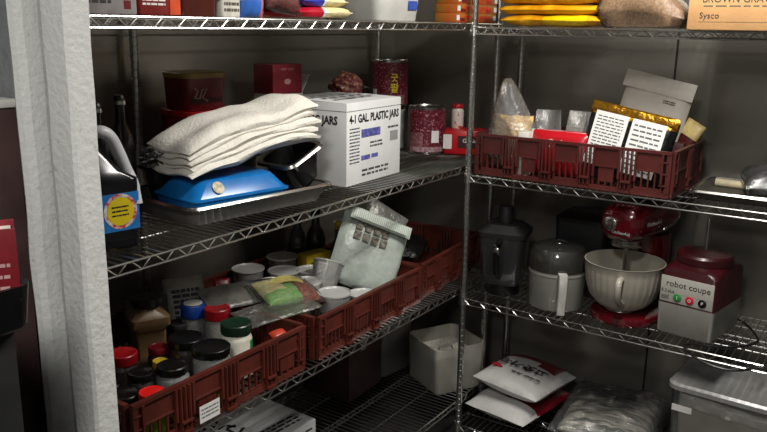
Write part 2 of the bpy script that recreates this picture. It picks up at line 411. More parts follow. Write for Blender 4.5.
# loose packets behind the jars
def packet(name, label, cat, loc, w, h, t, mats, rz=0, rx=0, ry=0, seed=1, amp=.004, zone=None, p=3, group=None, fn=None, nx=18, ny=18, sc=14):
    b = MB(); b.pouch(w, h, t, p, nx, ny, amp, sc, seed, zone=zone, fn=fn)
    o = obj(name, b, mats); tag(o, label, cat, group); return place(o, loc, rz, rx, ry)
foilp = mat('dull grey pouch', '5c5a55', .35, .1, .25, 18, .6, 30)
packet('seasoning_packet', 'grey folded pouch lying over jars behind the red lid', 'packet', (-1.735, 1.74, JF+.165), .20, .12, .02, foilp, 70, 18, 0, 2)
t = packet('seasoning_packet', 'pale pouch with dark printed panel leaning at the crate back', 'packet', (-1.87, 1.668, JF+.118), .13, .20, .03, mat('pale pouch', '77736a', .45, 0, .15, 20, .4), 62, 60, 0, 3)
obj('printed_panel', lines(MB(), -.045, .045, -.06, .06, 0, 7, 4, .6), ink, t).rotation_euler = (radians(-90), 0, 0)
[c for c in t.children][0].location = (0, 0, .0185)
packet('seasoning_packet', 'dark grey pouch standing behind the blue lid', 'packet', (-1.91, 1.545, JF+.092), .13, .165, .03, mat('charcoal pouch', '4a4946', .4, 0, .3, 20, .5), 65, 74, 0, 5)
packet('plastic_sleeve', 'clear plastic sleeve lying across the gap between two crates', 'sleeve', (-1.57, 1.765, Ll+.152), .13, .26, .018, film('sleeve film', 'b4b2aa', .10, .15, .9, 50, .08), -16, 3, 4, 6, .004)
packet('seasoning_packet', 'small red packet behind the pale printed pouch', 'packet', (-1.90, 1.86, Ll+.125), .06, .08, .02, dred, 60, 62, 0, 7)
packet('seasoning_packet', 'small orange red packet on the crate wall edge', 'packet', (-1.478, 1.668, JF+.115), .05, .035, .02, mat('orange red', 'b53a22', .4, 0, .2), 80, 20, 0, 8)

# ------------------------------------------------------------------ deli cups
def cup(label, px, py, h=.145, r=.058, fill=None, fill_h=.7, lid=True, loc=None, rx=0, ry=0, rz=0):
    if loc is None: loc = at_lid(px, py, JF, h)
    t = thing('deli_cup', label, 'cup', loc, rz, 'deli cups in the second crate', rx, ry)
    rb = r*.78
    obj('cup_body', MB().lathe([(rb-.001, 0), (rb, .003), (r*.97, h-.006), (r*.94, h-.006), (rb-.003, .005)], 32, c1=True), cupm, t)
    if fill: obj('contents', MB().lathe([(rb-.005, .007), (rb+(r-rb)*fill_h-.006, h*fill_h), (r*.3, h*fill_h+.004)], 28), fill, t)
    if lid: obj('lid', MB().lathe([(r*.985, h-.0055), (r*1.03, h-.004), (r*1.03, h+.001), (r*.97, h+.0015), (r*.93, h-.003), (r*.05, h-.003)], 32), lidm, t)
    else: obj('rim', MB().lathe([(r*.975, h-.0055), (r*1.03, h-.004), (r*1.03, h+.001), (r*.96, h+.001), (r*.945, h-.0055)], 32, c0=False, c1=False), lidm, t)
    return t
bluish = spice('blue black powder', '22242e'); ylw = spice('yellow powder', 'b59a55'); whp = spice('white powder', 'cfccc4'); gry = spice('grey powder', '6d6b64'); olive = spice('olive herb', '4d4a38')
cup('lidded cup of dark blue-black powder, leftmost of the cups', 248, 268, .15, fill=bluish)
cup('lidded grey cup at the back beside the yellow box', 282, 256, .15, fill=gry)
cup('grey-lidded cup between the dark blue cup and the back', 284, 270, .135, fill=gry)
cup('white-lidded cup behind the clear salad packet', 272, 282, .15, .053, fill=olive)
cup('cup of yellow powder in the middle of the cups', 306, 281, .15, .053, fill=ylw, fill_h=.8)
cup('pale cup directly in front of the yellow box', 310, 269, .135, fill=gry, r=.05)
cup('big white cup closest to the crate front', 334, 292, .13, fill=whp, fill_h=.85, r=.058)
cup('white cup half hidden by the crate wall under the pouch', 363, 293, .10, fill=whp, r=.052)
c7 = on_level(336, 272, JF+.15)
cup('tilted translucent cup leaning toward the printed pouch', 0, 0, .13, .056, fill=gry, fill_h=.3, lid=False, loc=(c7.x-.03, c7.y-.05, JF+.064), ry=0, rx=-28, rz=10)
# salad packet
sal = thing('seasoning_bag', 'clear bag of mixed dried herbs with yellow label among the cups', 'bag', (-1.62, 1.87, JF+.165), 62)
sal.rotation_euler = (radians(14), radians(6), radians(72))
obj('film', MB().pouch(.215, .155, .056, 3, 24, 20, .006, 16, 3), softf, sal)
obj('herbs', MB().pouch(.195, .135, .048, 3, 26, 22, .006, 40, 5, zone=lambda u, v, t: 2 if u < -.15 and v > -.3 else (0 if u < .2 else 1)), [spice('green herb', '3f7a24', '6a7a50'), spice('red chilli flakes', '7a3a22', '3a2418'), spice('yellow label stock', 'a89a4c', '8a8a80')], sal)
obj('yellow_label', MB().pouch(.14, .035, .002, 4, 10, 4, 0, fn=lambda p: p+Vector((.01, .03, .032-p.x*p.x*4))), mat('pale yellow label', 'b7ab62', .5), sal, label='yellow paper label')
# yellow box and bottles behind cups
yb = carton('yellow_box', 'yellow carton with dark print behind the deli cups', 'box', (-1.85, 2.30, JF), 78, .12, .06, .16, mat('yellow carton', 'b9a01c', .5))
text('DEO', .04, ink, yb, (0, -.0305, .115)); obj('printed_rows', lines(MB(), -.03, .03, .065, .09, -.0301, 2, 5), ink, yb)
def bottle(label, loc, r, h, bm, cm, group=None, ring=None, lab=None):
    t = thing('bottle', label, 'bottle', loc, 0, group)
    obj('body', MB().lathe([(r*.9, 0), (r, .006), (r, h*.58), (r*.85, h*.68), (r*.42, h*.78), (r*.38, h*.9)], 24), bm, t)
    obj('cap', MB().lathe([(r*.45, h*.9+.0004), (r*.47, h*.91), (r*.47, h*.99), (r*.4, h)], 20), cm, t)
    if ring: obj('ring', MB().lathe([(r*.49, h*.925), (r*.49, h*.955)], 20, c0=False, c1=False), ring, t)
    if lab: obj('label_wrap', MB().lathe([(r+.0006, h*.15), (r+.0006, h*.5)], 24, c0=False, c1=False), lab, t)
    return t
bottle('dark bottle with grey cap behind the yellow carton', (-1.945, 2.315, JF), .036, .31, darkclear, darkgrey, lab=mat('smudged label', '2e2e2e', .6))
bottle('dark bottle with pale label right behind the yellow carton top', (-1.93, 2.41, JF), .04, .30, darkclear, black, lab=mat('smudged pale label', '565450', .6))
bottle('dark bottle with yellow cap beside the printed pouch', (-1.765, 2.345, JF), .032, .285, darkclear, mat('dull yellow', 'b79a22', .5))
# printed pouches
PK = mat('pale green pouch', '9fa8a0', .35, 0, .12, 14, .5, 25)
def pk_fn(p): return p
pk = thing('food_pouch', 'large pale green pouch with printed picture grid leaning in crate', 'pouch', (-1.62, 2.338, JF+.19))
pk.rotation_euler = Euler((radians(66), radians(24), radians(50)))
obj('body', MB().pouch(.27, .295, .055, 3.5, 22, 24, .006, 14, 11), PK, pk)
obj('top_seal', MB().pouch(.25, .045, .02, 5, 20, 6, .002, 14, 12, fn=lambda p: p+Vector((0, .112, .013))), mat('pale seal', 'b8c2b8', .4, 0, .2, 40, kind='wave'), pk, label='ridged pale top seal')
g = MB()
for j in range(2):
    for i in range(4): g.box(-.085+i*.036, -.059+i*.036, .025+j*.038, .054+j*.038, .0285, .0345)
obj('picture_grid', g, mat('brown pictures', '6e675c', .6, 0, .5, 60), pk, label='grid of small brown pictures')
lm_ = lines(MB(), -.085, .07, -.11, .008, 0, 7, 8, .4)
obj('printed_rows', lm_, mat('grey ink', '6f756f', .6), pk).rotation_euler = (radians(-90), 0, 0); pk.children[-1].location = (0, 0, .0345)
p2 = thing('food_pouch', 'silver and black striped pouch behind the pale green pouch', 'pouch', (-1.67, 2.45, JF+.19)); p2.rotation_euler = Euler((radians(62), radians(34), radians(50)))
obj('body', MB().pouch(.19, .33, .05, 3.5, 20, 22, .006, 14, 15, zone=lambda u, v, t: 1 if u > .6 else 0), [mat('silver pouch', '8d8c88', .3, .5, .2, 18, .5), mat('barcode black', '1c1c1c', .5, 0, 0, 60, col2='a0a09c', kind='wave')], p2)
p3 = packet('food_pouch', 'grey clear pouch edge behind the large pale green pouch', 'pouch', (-1.742, 2.455, JF+.145), .20, .27, .03, film('grey film', '9aa09a', .6, .2, .6), 55, 74, 0, 21, .006)
packet('red_tab_packet', 'tiny red packet poking out above the pale green pouch', 'packet', (-1.735, 2.435, JF+.29), .04, .05, .012, red, 50, 70, 20, 2, .001)
packet('folded_bag', 'black folded bag lying in the corner end crate', 'bag', (-1.76, 2.80, JF+.075), .18, .24, .11, mat('black bag', '0d0d0d', .35, 0, .2, 20, .5), 20, 0, 0, 5, .014, p=2.5)

# ------------------------------------------------------------------ left middle shelf
jg = thing('sauce_jug', 'dark sauce jug with translucent handle and blue yellow label', 'jug', (-1.575, 1.165, Lm), 80)
hx = .062
obj('body', MB().loft([(0, hx-.006, hx-.006, .02), (.006, hx, hx, .02), (.145, hx, hx, .02)]), mat('soy dark', '101014', .2), jg)
obj('upper_body', MB().loft([(.1452, hx, hx, .02), (.165, hx*.98, hx, .02), (.185, .046, .05, .025, -.014, .0), (.23, .026, .032, .025, -.03, 0), (.262, .019, .019, .018, -.036, 0), (.275, .018, .018, .0175, -.036, 0)]), mat('soy dark', '101014'), jg)
obj('cap', MB().lathe([(.021, .2755), (.022, .277), (.022, .298), (.019, .301)], 24, (-.036, 0, 0)), white, jg)
obj('handle', MB().tube(spl([(-.03, -.01, .262), (-.012, -.02, .276), (.012, -.022, .262), (.03, -.022, .225), (.044, -.022, .188), (.052, -.026, .165), (.054, -.04, .14), (.054, -.052, .10)], 5), [.0135]*5+[.0155]*20+[.016]*6+[.0145]*5, 12), mat('translucent handle', 'b9babd', .4, 0, .05), jg, label='pale translucent handle')
l = obj('label_panel', MB().box(-.05, .054, -hx-.0012, -hx-.0004, .045, .135), mat('label blue', '1b6fb5', .5), jg, label='blue label with yellow disc')
dd = MB(); dd.x = rot(90); dd.lathe([(.034, .0), (.034, .0006)], 28); o = obj('yellow_disc', dd, yellow, l); o.location = (.006, -hx-.0014, .092)
rr = MB(); rr.x = rot(90); rr.lathe([(.0345, 0), (.042, 0), (.042, .0004), (.0345, .0004)], 28, c0=False, c1=False); o = obj('red_white_ring', rr, mat('ring print', 'c03a30', .5, 0, .1, 70, col2='d8d8d8'), l); o.location = (.006, -hx-.0014, .092)
obj('printed_rows', lines(MB(), -.016, .026, .078, .108, -hx-.0022, 3, 9), ink, l)
bottle('tall black bottle with grey banded cap beside the jug', (-1.80, 1.40, Lm), .034, .33, mat('soy bottle', '0e0c0c', .15), black, ring=silver)
bottle('black bottle half hidden behind the white post on the middle shelf', (-1.79, 1.315, Lm), .034, .315, mat('soy bottle', '0e0c0c', .15), black, ring=silver, lab=mat('wine label', '4a1414', .5))
# red tubs at the back
def tub(label, loc, rz, w, d, h, bm, lm, panel=None):
    t = thing('food_tub', label, 'tub', loc, rz)
    obj('body', MB().loft([(0, w*.44, d*.44, .02), (.004, w*.45, d*.45, .022), (h-.018, w*.485, d*.485, .026)]), bm, t)
    obj('lid', MB().loft([(h-.0176, w*.5, d*.5, .03), (h-.003, w*.505, d*.505, .03), (h, w*.48, d*.48, .028), (h-.002, w*.45, d*.45, .026)]), lm, t)
    if panel: panel(t)
    return t
def pan1(t):
    p = bx('label_panel', mat('tub label dim', '3b1216', .5), t, -.06, .06, -.0668, -.0645, .02, .078); p.rotation_euler = (radians(-3), 0, 0)
    obj('emblem', MB().tube([(-.048, -.068, .068), (-.036, -.068, .056), (-.048, -.068, .036), (-.03, -.068, .034), (-.02, -.068, .06), (0, -.068, .066), (-.02, -.068, .036), (0, -.068, .026)], .003, 5), mat('beige emblem', 'b6a98c', .5), p)
tub('lower dark red tub with white label under the gold-lidded tub', (-1.925, 1.82, Lm), 83, .225, .18, .255, dred, red,
    lambda t: (bx('label_panel', mat('dim label', 'a8a29a', .6), t, -.08, .05, -.0885, -.0855, .10, .215), obj('logo', MB().box(-.035, .015, -.0895, -.0885, .172, .208), dred, t), obj('printed_rows', lines(MB(), -.07, .035, .115, .162, -.0886, 3, 12, .6), ink, t)))
tub('dark red tub with gold lid stacked on a larger red tub', (-1.92, 1.785, Lm+.2555), 83, .165, .14, .118, dred, mat('gold lid', '8d7434', .4), pan1)
# roasting pan
def pan(name, label, loc, rz, w, d, h, m, rimm, rx=0, ry=0, lip=.014):
    t = thing(name, label, 'pan', loc, rz, None, rx, ry)
    obj('body', MB().loft([(0, w/2-lip-.02, d/2-lip-.02, .03), (h-.004, w/2-lip, d/2-lip, .03), (h-.004, w/2-lip-.002, d/2-lip-.002, .03), (.003, w/2-lip-.022, d/2-lip-.022, .03)]), m, t)
    obj('rim', MB().loft([(h-.004, w/2-lip, d/2-lip, .03), (h-.001, w/2-.003, d/2-.003, .035), (h-.006, w/2, d/2, .035), (h-.007, w/2-.001, d/2-.001, .035), (h+.001, w/2-.005, d/2-.005, .034), (h, w/2-lip-.002, d/2-lip-.002, .03), (h-.0035, w/2-lip-.0025, d/2-lip-.0025, .03)], c0=False, c1=False), rimm, t)
    return t
roast = pan('roasting_pan', 'large grey steel roasting pan under the blue case', (-1.662, 1.662, Lm), 83, .54, .375, .055, mat('dull pan steel', '74736f', .4, .4, .12, 8), silver)
bp = MB(); bp.loft([(0, .150, .092, .02), (.012, .158, .097, .02), (.045, .160, .100, .02), (.047, .166, .104, .02), (.052, .166, .104, .02), (.054, .158, .097, .02), (.092, .130, .075, .03), (.097, .120, .068, .03)])
bc = thing('blue_case', 'bright blue plastic case with round sticker in the roasting pan', 'case', (-1.612, 1.592, Lm+.0125), 80)
obj('case_shell', bp, blue, bc)
st = MB(); st.lathe([(.018, 0), (.018, .0006)], 20); o = obj('sticker', st, mat('torn sticker', 'b9b096', .7, 0, .3, 60), bc, label='round torn sticker'); o.location = (-.075, -.087, .0775); o.rotation_euler = (radians(56), 0, 0)
bt = pan('steam_table_pan', 'black tray behind the blue case at the back of roasting pan', (-1.768, 1.665, Lm+.02), 83, .42, .105, .105, blackm, black)
fb = MB(); fb.blob(.05, .04, .03, n=26, amp=.9, sc=22, seed=4); fo = obj('foil_ball', fb, mat('crumpled foil', 'a5a5a5', .22, 1, .2, 30, 1., 60)); tag(fo, 'crumpled silver foil on the left end of the black tray', 'foil'); place(fo, (-1.75, 1.485, Lm+.155))
tp = pan('steam_table_pan', 'small black pan with steel rim tilted against the white carton', (-1.575, 1.885, Lm+.05), 84, .17, .17, .10, mat('black pan', '141414', .25), silver, rx=0, ry=-24)
# cloth bundle: folded layers
cl = thing('folded_cloth', 'bundle of folded white cotton cloth lying on the blue case', 'cloth', (-1.632, 1.662, Lm+.160), 78)
clm = mat('white cotton cloth', 'd9d5cb', .85, 0, .04, 40, .3, 120)
for i in range(5):
    w = (.45, .44, .455, .44, .45)[i]; d = .25-.006*i
    def fn(p, i=i):
        x = p.x
        zz = .20*(x+.08) - 1.5*max(0, x-.13)**2 - .9*max(0, -x-.12)**2
        return Vector((x, p.y*(1+.2*max(0, x)) + .05*x, p.z*(1+.6*max(0, x)) + zz + .0175*i*(1+.9*max(0, x)) + .005*sin(x*21+i*.7)+.005*sin(p.y*33+x*9)))
    o = obj('cloth_layer', MB().pouch(w, d, .040 if i < 4 else .055, 3.2, 44, 22, .010, 13, 30+i*.3, edge=.003, fn=fn), clm, cl)
    o.location = (.004*(i % 3), .004*(i % 2), 0)
# white carton
wc = thing('white_carton', 'white cardboard carton lettered PLASTIC JARS', 'box', (-1.696, 2.241, Lm), 92)
W2, D2, H2 = .345, .32, .278
cw = mat('white cardboard', 'd6d7d6', .7, 0, .03, 10)
bx('body', cw, wc, -W2/2, W2/2, -D2/2, D2/2, 0, H2-.003, .002)
fl = MB(); fl.x = rot(1.2, 0, 0, (0, 0, H2)); fl.box(-W2/2+.001, W2/2-.001, -D2/2+.002, -.004, -.0015, .001); fl.x = rot(-1.5, 0, 0, (0, 0, H2)); fl.box(-W2/2+.001, W2/2-.001, .004, D2/2-.002, -.0015, .001); obj('top_flap', fl, cw, wc)
tpn = MB(); tpn.x = rot(-90, 0, 0, (0, 0, H2+.0042)); lines(tpn, -.12, .12, -.10, .10, 0, 4, 31, .5); obj('top_print', tpn, mat('grey print', '8e8e8e', .7), wc)
text('4-1 GAL. PLASTIC JARS', .038, ink, wc, (.0, -D2/2-.0006, H2-.058), sx=.83, bold=.0012)
text('PLASTIC JARS', .038, ink, wc, (-W2/2-.0006, -.03, H2-.062), rz=-90, sx=.83, bold=.0012)
ds = MB()
for i in range(34): x = -W2/2+W2*(i+.2)/34; ds.box(x, x+W2/34*.6, -D2/2-.0005, -D2/2, H2-.031, H2-.028)
for i in range(32): y = -D2/2+D2*(i+.2)/32; ds.box(-W2/2-.0005, -W2/2, y, y+D2/32*.6, H2-.031, H2-.028)
obj('dashed_line', ds, ink, wc)
for x0, x1, z0, z1 in ((-.085, .035, .155, .183), (-.085, -.03, .078, .094), (-.022, .02, .08, .094)):
    bx('blue_print', mat('blue print', '55589a', .7, 0, .4, 90), wc, x0, x1, -D2/2-.0006, -D2/2, z0, z1)
for x0, x1, z0, z1, n, sd, th, wd in ((-.155, -.095, .07, .195, 11, 21, .4, 4), (-.03, .05, .115, .14, 2, 22, .5, 4), (-.08, .09, .02, .05, 2, 23, .5, 8), (.085, .155, .17, .18, 1, 24, .7, 4)):
    obj('printed_rows', lines(MB(), x0, x1, z0, z1, -D2/2, n, sd, th, wd), mat('grey ink print', '3c3c40', .7), wc)
b = MB()
for i in range(13): b.box(.1+i*.0042, .1018+i*.0042, -D2/2-.0005, -D2/2, .125, .16)
obj('barcode', b, mat('grey ink print', '3c3c40', .7), wc)
# open red carton behind
rc_ = thing('red_carton', 'open red carton with white inside behind the cloth bundle', 'box', (-1.915, 2.185, Lm), 84)
bx('body', mat('red printed card', '7d1424', .5), rc_, -.075, .065, -.05, .05, 0.282, .385, .001); bx('white_base', white, rc_, -.072, .068, -.053, .053, 0, .2815, .001)
f_ = MB(); f_.x = rot(0, 30, 0, (.068, 0, .282)); f_.box(0, .002, -.048, .048, 0, .075); obj('flap', f_, paper, rc_, label='white open side flap')
text('NEW YORK', .012, mat('pink ink', 'b98a8a', .6), rc_, (-.005, -.0506, .368)); obj('emblem', MB().blob(.016, .001, .010, (-.005, -.0508, .325)), mat('pink ink', 'b98a8a', .6), rc_)
# big cans
speck = mat('burgundy speckled label', '5c1020', .4, 0, 0, 130, col2='b0808a', kind='noise', lo=.55, hi=.68)
def can(label, loc, rz, r, h, lm, group=None, extra=True):
    t = thing('food_can', label, 'can', loc, rz, group)
    obj('body', MB().lathe([(r*.94, .0), (r, .001), (r, .006), (r*.975, .008), (r*.975, h-.008), (r, h-.006), (r, h-.001), (r*.95, h), (r*.93, h-.005), (r*.1, h-.004)], 40), silver, t)
    obj('label_wrap', MB().lathe([(r*.985, .010), (r*.985, h-.010)], 40, c0=False, c1=False), lm, t)
    return t
def curved(par, r, a0, a1, z0, z1, m, name, n=8):
    g = MB()
    for i in range(n):
        p = a0+(a1-a0)*i/n; q = a0+(a1-a0)*(i+1)/n
        g.f([g.v((r*cos(a), r*sin(a), z)) for a, z in ((p, z0), (q, z0), (q, z1), (p, z1))])
    return obj(name, g, m, par)
def on_can(t, r, h):
    a = radians(-42); p = (r*cos(a), r*sin(a))
    text('굿', .036, yellow, t, (*p, h*.62), rz=48, bold=.0008); text('팥', .042, yellow, t, (*p, h*.40), rz=48, bold=.0008)
    curved(t, r*.992, radians(-122), radians(-100), h*.1, h*.38, paper, 'barcode')
    curved(t, r*.992, radians(-80), radians(-5), h*.06, h*.26, mat('bean picture', '86545a', .5, 0, .3, 90), 'bean_picture')
cg = can('grey-labelled can under the upper burgundy can behind the carton', (-1.898, 2.87, Lm), 0, .079, .186, mat('grey can label', '8f9490', .45, 0, .15))
cu_ = can('upper burgundy bean can with yellow lettering stacked above the carton top', (-1.895, 2.88, Lm+.1866), 0, .0795, .195, speck); on_can(cu_, .0795, .195)
c2 = can('burgundy bean can standing on the shelf beside the carton', (-1.715, 2.898, Lm), 45, .083, .196, speck)
curved(c2, .0828, radians(-90), radians(-66), .05, .10, paper, 'barcode'); curved(c2, .0822, radians(-160), radians(-115), .03, .09, mat('bean picture', '86545a', .5, 0, .3, 90), 'bean_picture'); curved(c2, .0824, radians(-160), radians(-40), .011, .032, mat('pale can band', '9a7a80', .5, 0, .3, 60), 'pale_band')
can('plain silver can supporting the bag of red beans behind the carton', (-1.93, 2.60, Lm), 0, .075, .23, mat('silver can label', '8a8a88', .35, .5))
bb = MB(); bb.blob(.07, .06, .052, n=26, amp=.25, sc=9, seed=2); bb.m = 1
bb.x = rot(0, 20, 0, (0, .0, 0)); bb.pouch(.03, .07, .01, 3, 8, 8, .004, 30, 4, fn=lambda p: p+Vector((.082, 0, .025)))
o = obj('bean_bag', bb, [mat('red bean bag', '70323a', .35, 0, 0, 70, col2='b89a6a', lo=.5, hi=.7), clearf]); tag(o, 'round bag of red beans showing over the white carton', 'bag'); place(o, (-1.925, 2.605, Lm+.282), 80)
# red packs at the corner end
rp = carton('snack_pack', 'red and white pack with dark label beside the burgundy can', 'pack', (-1.555, 2.975, Lm), 24, .20, .11, .105, mat('glossy red pack', 'b01420', .3, 0, .1, 14), .012)
bx('label_panel', mat('dark label', '32141a', .4), rp, -.04, .06, -.0565, -.0555, .03, .08, 0); text('Go Su', .024, paper, rp, (.01, -.0572, .06)); bx('white_side', white, rp, -.101, -.065, -.0563, -.0551, .025, .085)
sp = jar('small_bottle', 'small white bottle with red cap on top of the red pack', 'bottle', (-1.605, 2.965, Lm+.1055), .026, .1, mat('white red print', 'cfc4bc', .4, 0, 0, 60, col2='b03030', lo=.58, hi=.62), red, lidr=.024, lid_h=.016)

# ------------------------------------------------------------------ left top shelf
g1 = carton('grey_carton', 'grey printed carton with dark bar and maroon squares beside white post', 'box', (-1.52, 1.095, Lt), 90, .19, .14, .16, mat('grey carton', '8f8a8a', .6))
bx('dark_bar', ink, g1, -.09, .045, -.0706, -.0701, .045, .053); obj('printed_rows', lines(MB(), -.07, .03, .022, .03, -.0701, 1, 3, .8, 9), ink, g1); b = MB(); b.box(.06, .078, -.0706, -.0701, .012, .03); b.box(.06, .078, -.0706, -.0701, .033, .06); obj('maroon_squares', b, dred, g1)
r1 = carton('sauce_pouch_box', 'dark red carton with white print and orange end beside grey carton', 'box', (-1.51, 1.255, Lt), 90, .115, .12, .15, mat('dark red carton', '7a1d18', .45), .006)
bx('orange_end', mat('orange card', 'c8481a', .4), r1, .028, .0585, -.0612, -.0, .002, .14); text('SOUP MIX', .016, paper, r1, (-.012, -.0607, .05)); obj('printed_rows', lines(MB(), -.05, .015, .02, .038, -.0601, 2, 14, .5), paper, r1)
b1 = tub('brown tub with cream upper band on the left top shelf', (-1.52, 1.386, Lt), 90, .135, .13, .12, mat('brown tub', '4a1c14', .35), cream)
bx('cream_band', mat('cream band', 'bfae8c', .5), b1, -.062, .062, -.0632, -.060, .05, .085)
w1 = thing('white_bottle', 'white bottle with black print beside the brown tub', 'bottle', (-1.50, 1.50, Lt), 90)
obj('body', MB().loft([(0, .034, .03, .01), (.004, .036, .032, .012), (.14, .036, .032, .012), (.165, .018, .018, .017)]), mat('white printed bottle', 'd2cec4', .4), w1); obj('cap', MB().lathe([(.02, .1655), (.02, .19)], 20), white, w1); obj('printed_rows', lines(MB(), -.026, .026, .01, .1, -.0322, 6, 5, .5), mat('brown ink', '50483c', .6), w1)
b2 = thing('snack_pouch', 'white pouch with blue bottom and pink edge standing next to white bottle', 'pouch', (-1.49, 1.585, Lt+.085), 90, None, 84)
obj('body', MB().pouch(.085, .17, .045, 3, 16, 20, .002, 20, 6, zone=lambda u, v, t: 2 if u > .55 else (1 if v < -.45 else 0)), [mat('white pouch print', 'c9c5c2', .4, 0, .1, 60), mat('pouch blue', '2f63b8', .4), mat('pouch pink', 'b8737c', .4)], b2)
obj('printed_rows', lines(MB(), -.03, .018, -.03, .04, 0, 4, 7, .35), mat('teal ink', '4a7a6c', .6), b2).rotation_euler = (radians(-90), 0, 0); b2.children[-1].location = (0, 0, .0245)
chil = mat('chilli flakes', '6b1c10', .7, 0, 0, 130, col2='3a0f0a')
cp = thing('spice_bag', 'clear bag of dark red chilli flakes slumped on the top shelf', 'bag', (-1.50, 1.70, Lt+.094), 90, None, 62, 8)
obj('flakes', MB().pouch(.13, .17, .062, 3, 18, 18, .006, 20, 8), chil, cp); obj('film', MB().pouch(.14, .18, .068, 3, 20, 20, .006, 20, 8), softf, cp)
packet('snack_pouch', 'orange pouch leaning behind the chilli flake bag', 'pouch', (-1.60, 1.725, Lt+.088), .13, .17, .04, mat('orange pouch', 'c8501a', .3, 0, .2, 14, .3), 90, 84, 0, 12)
packet('snack_pouch', 'yellow tipped grey pouch between blue pouch and chilli bag', 'pouch', (-1.56, 1.645, Lt+.09), .09, .17, .03, [mat('grey pouch print', '8c8a88', .4), mat('yellow pouch tip', 'c8931a', .4)], 90, 86, 0, 13, zone=lambda u, v, t: 1 if v < -.4 and u > -.2 else 0)
rpm = mat('red pack end', 'b0142a', .3, 0, .1, 12, .2)
for i, (lab, rz) in enumerate((('bottom flour pack of the red-ended stack of three', 88), ('middle flour pack with blue band in the red-ended stack', 92), ('top flour pack of the red-ended stack of three', 86))):
    packet('flour_pack', lab, 'pack', (-1.515, 1.853+.006*(1-i), Lt+.0195+.0305*i), .235-.02*i, .15, .029, [rpm if i != 1 else mat('blue pack end', '3038a0', .35, 0, .15), cream, white], rz, 0, 0, 40+i, .0025, lambda u, v, t: 0 if u < -.12 else (2 if u < .05 else 1), 7, 'flour packs on the left top shelf')
bottle('dark squat bottle between flour packs and translucent tub', (-1.53, 2.003, Lt), .026, .2, darkclear, black)
def storage(label, loc, rz, w, d, h, fill, fh, tape=None, bm=None):
    t = thing('storage_tub', label, 'tub', loc, rz); bm = bm or milky
    obj('body', MB().loft([(0, w*.44, d*.44, .025), (.004, w*.45, d*.45, .025), (h-.03, w*.485, d*.485, .03), (h-.03, w*.475, d*.475, .03), (.006, w*.44, d*.44, .025)]), bm, t)
    obj('rim', MB().loft([(h-.0305, w*.486, d*.486, .03), (h-.03, w*.5, d*.5, .03), (h-.012, w*.5, d*.5, .03), (h-.012, w*.484, d*.484, .03)], c0=False, c1=False), bm, t)
    if fill: obj('contents', MB().loft([(.007, w*.42, d*.42, .02), (fh, w*.44, d*.44, .02), (fh+.006, w*.3, d*.3, .02)]), fill, t)
    if tape: bx('tape', tape, t, w*.17, w*.37, -d*.492, -d*.482, h*.35, h*.62)
    return t
s1 = storage('lower translucent tub with blue tape on the left top shelf', (-1.53, 2.235, Lt), 90, .27, .2, .105, whp, .04, mat('blue tape', '2c4aa0', .5))
s2 = storage('upper greenish translucent tub nested on the blue-taped tub', (-1.53, 2.235, Lt+.0935), 90, .255, .19, .12, None, .03, None, film('green milky', 'a8c4b0', .7, .35))
orm = mat('orange printed card', 'b8481c', .45, 0, 0, 22, col2='9a6a24')
for k, (yy, rz, nm) in enumerate(((2.705, 90, 'left'), (2.87, 90, 'right'))):
    for i in range(4):
        lvl = ('bottom', 'second', 'third', 'top')[i]
        q = thing('tea_box', f'{lvl} orange carton in the {nm} stack beside the chrome post', 'box', (-1.485, yy+.004*((i*7) % 3), Lt+.0335*i), rz, 'orange cartons stacked at the corner')
        w = .16 if k == 0 else .15
        bx('body', orm, q, -w/2, w/2, -.045, .045, 0, .033, .0015)
        e = -1 if k == 0 else 1
        bx('white_end', paper, q, *(sorted((e*w/2*1.004, e*(w/2-.022)))), -.0458, -.0452, .008, .026)
        b = MB(); b.box(-w*.34 if k == 0 else -w*.1, -w*.1 if k == 0 else w*.16, -.0456, -.0451, .004, .016); obj('maroon_patch', b, dred if k == 0 else red, q)
        obj('printed_rows', lines(MB(), -w*.1 if k == 0 else -w*.4, w*.42 if k == 0 else w*.2, .012, .028, -.0451, 1, i+k*5, .6), mat('red orange ink', 'c83a14', .5), q)

# ------------------------------------------------------------------ right top shelf
for i, (lab, dx, h) in enumerate((('bottom yellow noodle pack with bright torn edge', 0, 0), ('second yellow orange noodle pack from the bottom', -.012, 0), ('third orange noodle pack from the bottom', -.015, 0), ('topmost yellow noodle pack of the stack', .005, 0))):
    packet('noodle_pack', lab, 'pack', (-1.115+dx, 2.81, Rt+.0245+.0365*i), .37, .22, .036, [mat('amber pack', 'c07c0a', .35, 0, 0, 16, .6, 25, col2='dfae1a', lo=.35, hi=.7), mat('bright yellow pack', 'd8b408', .35, 0, .1)], -2+2*(i % 2), 0, 0, 60+i, .005, lambda u, v, t, i=i: 1 if (i == 0 and u > -.1 and u < .75 and v < -.55) or (i == 3 and t > 0) else 0, 6, 'yellow noodle packs on the right top shelf')
bs = thing('brown_sugar_bag', 'clear bag of brown granulated seasoning slumping to the right', 'bag', (-.80, 2.79, Rt), 0)
def sl(p): 
    k = max(0, (p.x-.0)/.16); return Vector((p.x, p.y, .004+max(0, p.z+.06)*(1-.55*min(1, k)**1.2)))
obj('contents', MB().pouch(.285, .18, .16, 5, 26, 16, .004, 14, 3, fn=sl), mat('brown granules', '5a4128', .8, 0, 0, 130, col2='7d6040', lo=.35, hi=.65), bs)
obj('film', MB().pouch(.292, .187, .168, 5, 26, 16, .004, 14, 3, fn=lambda p: sl(p)-Vector((0, 0, .002))), softf, bs)
gb = carton('cardboard_box', 'brown cardboard box of gravy mix hanging over the shelf edge', 'box', (-.445, 2.79, Rt), -1, .37, .30, .17, mat('brown cardboard', 'a87f52', .75, 0, .06, 8, .1), .004)
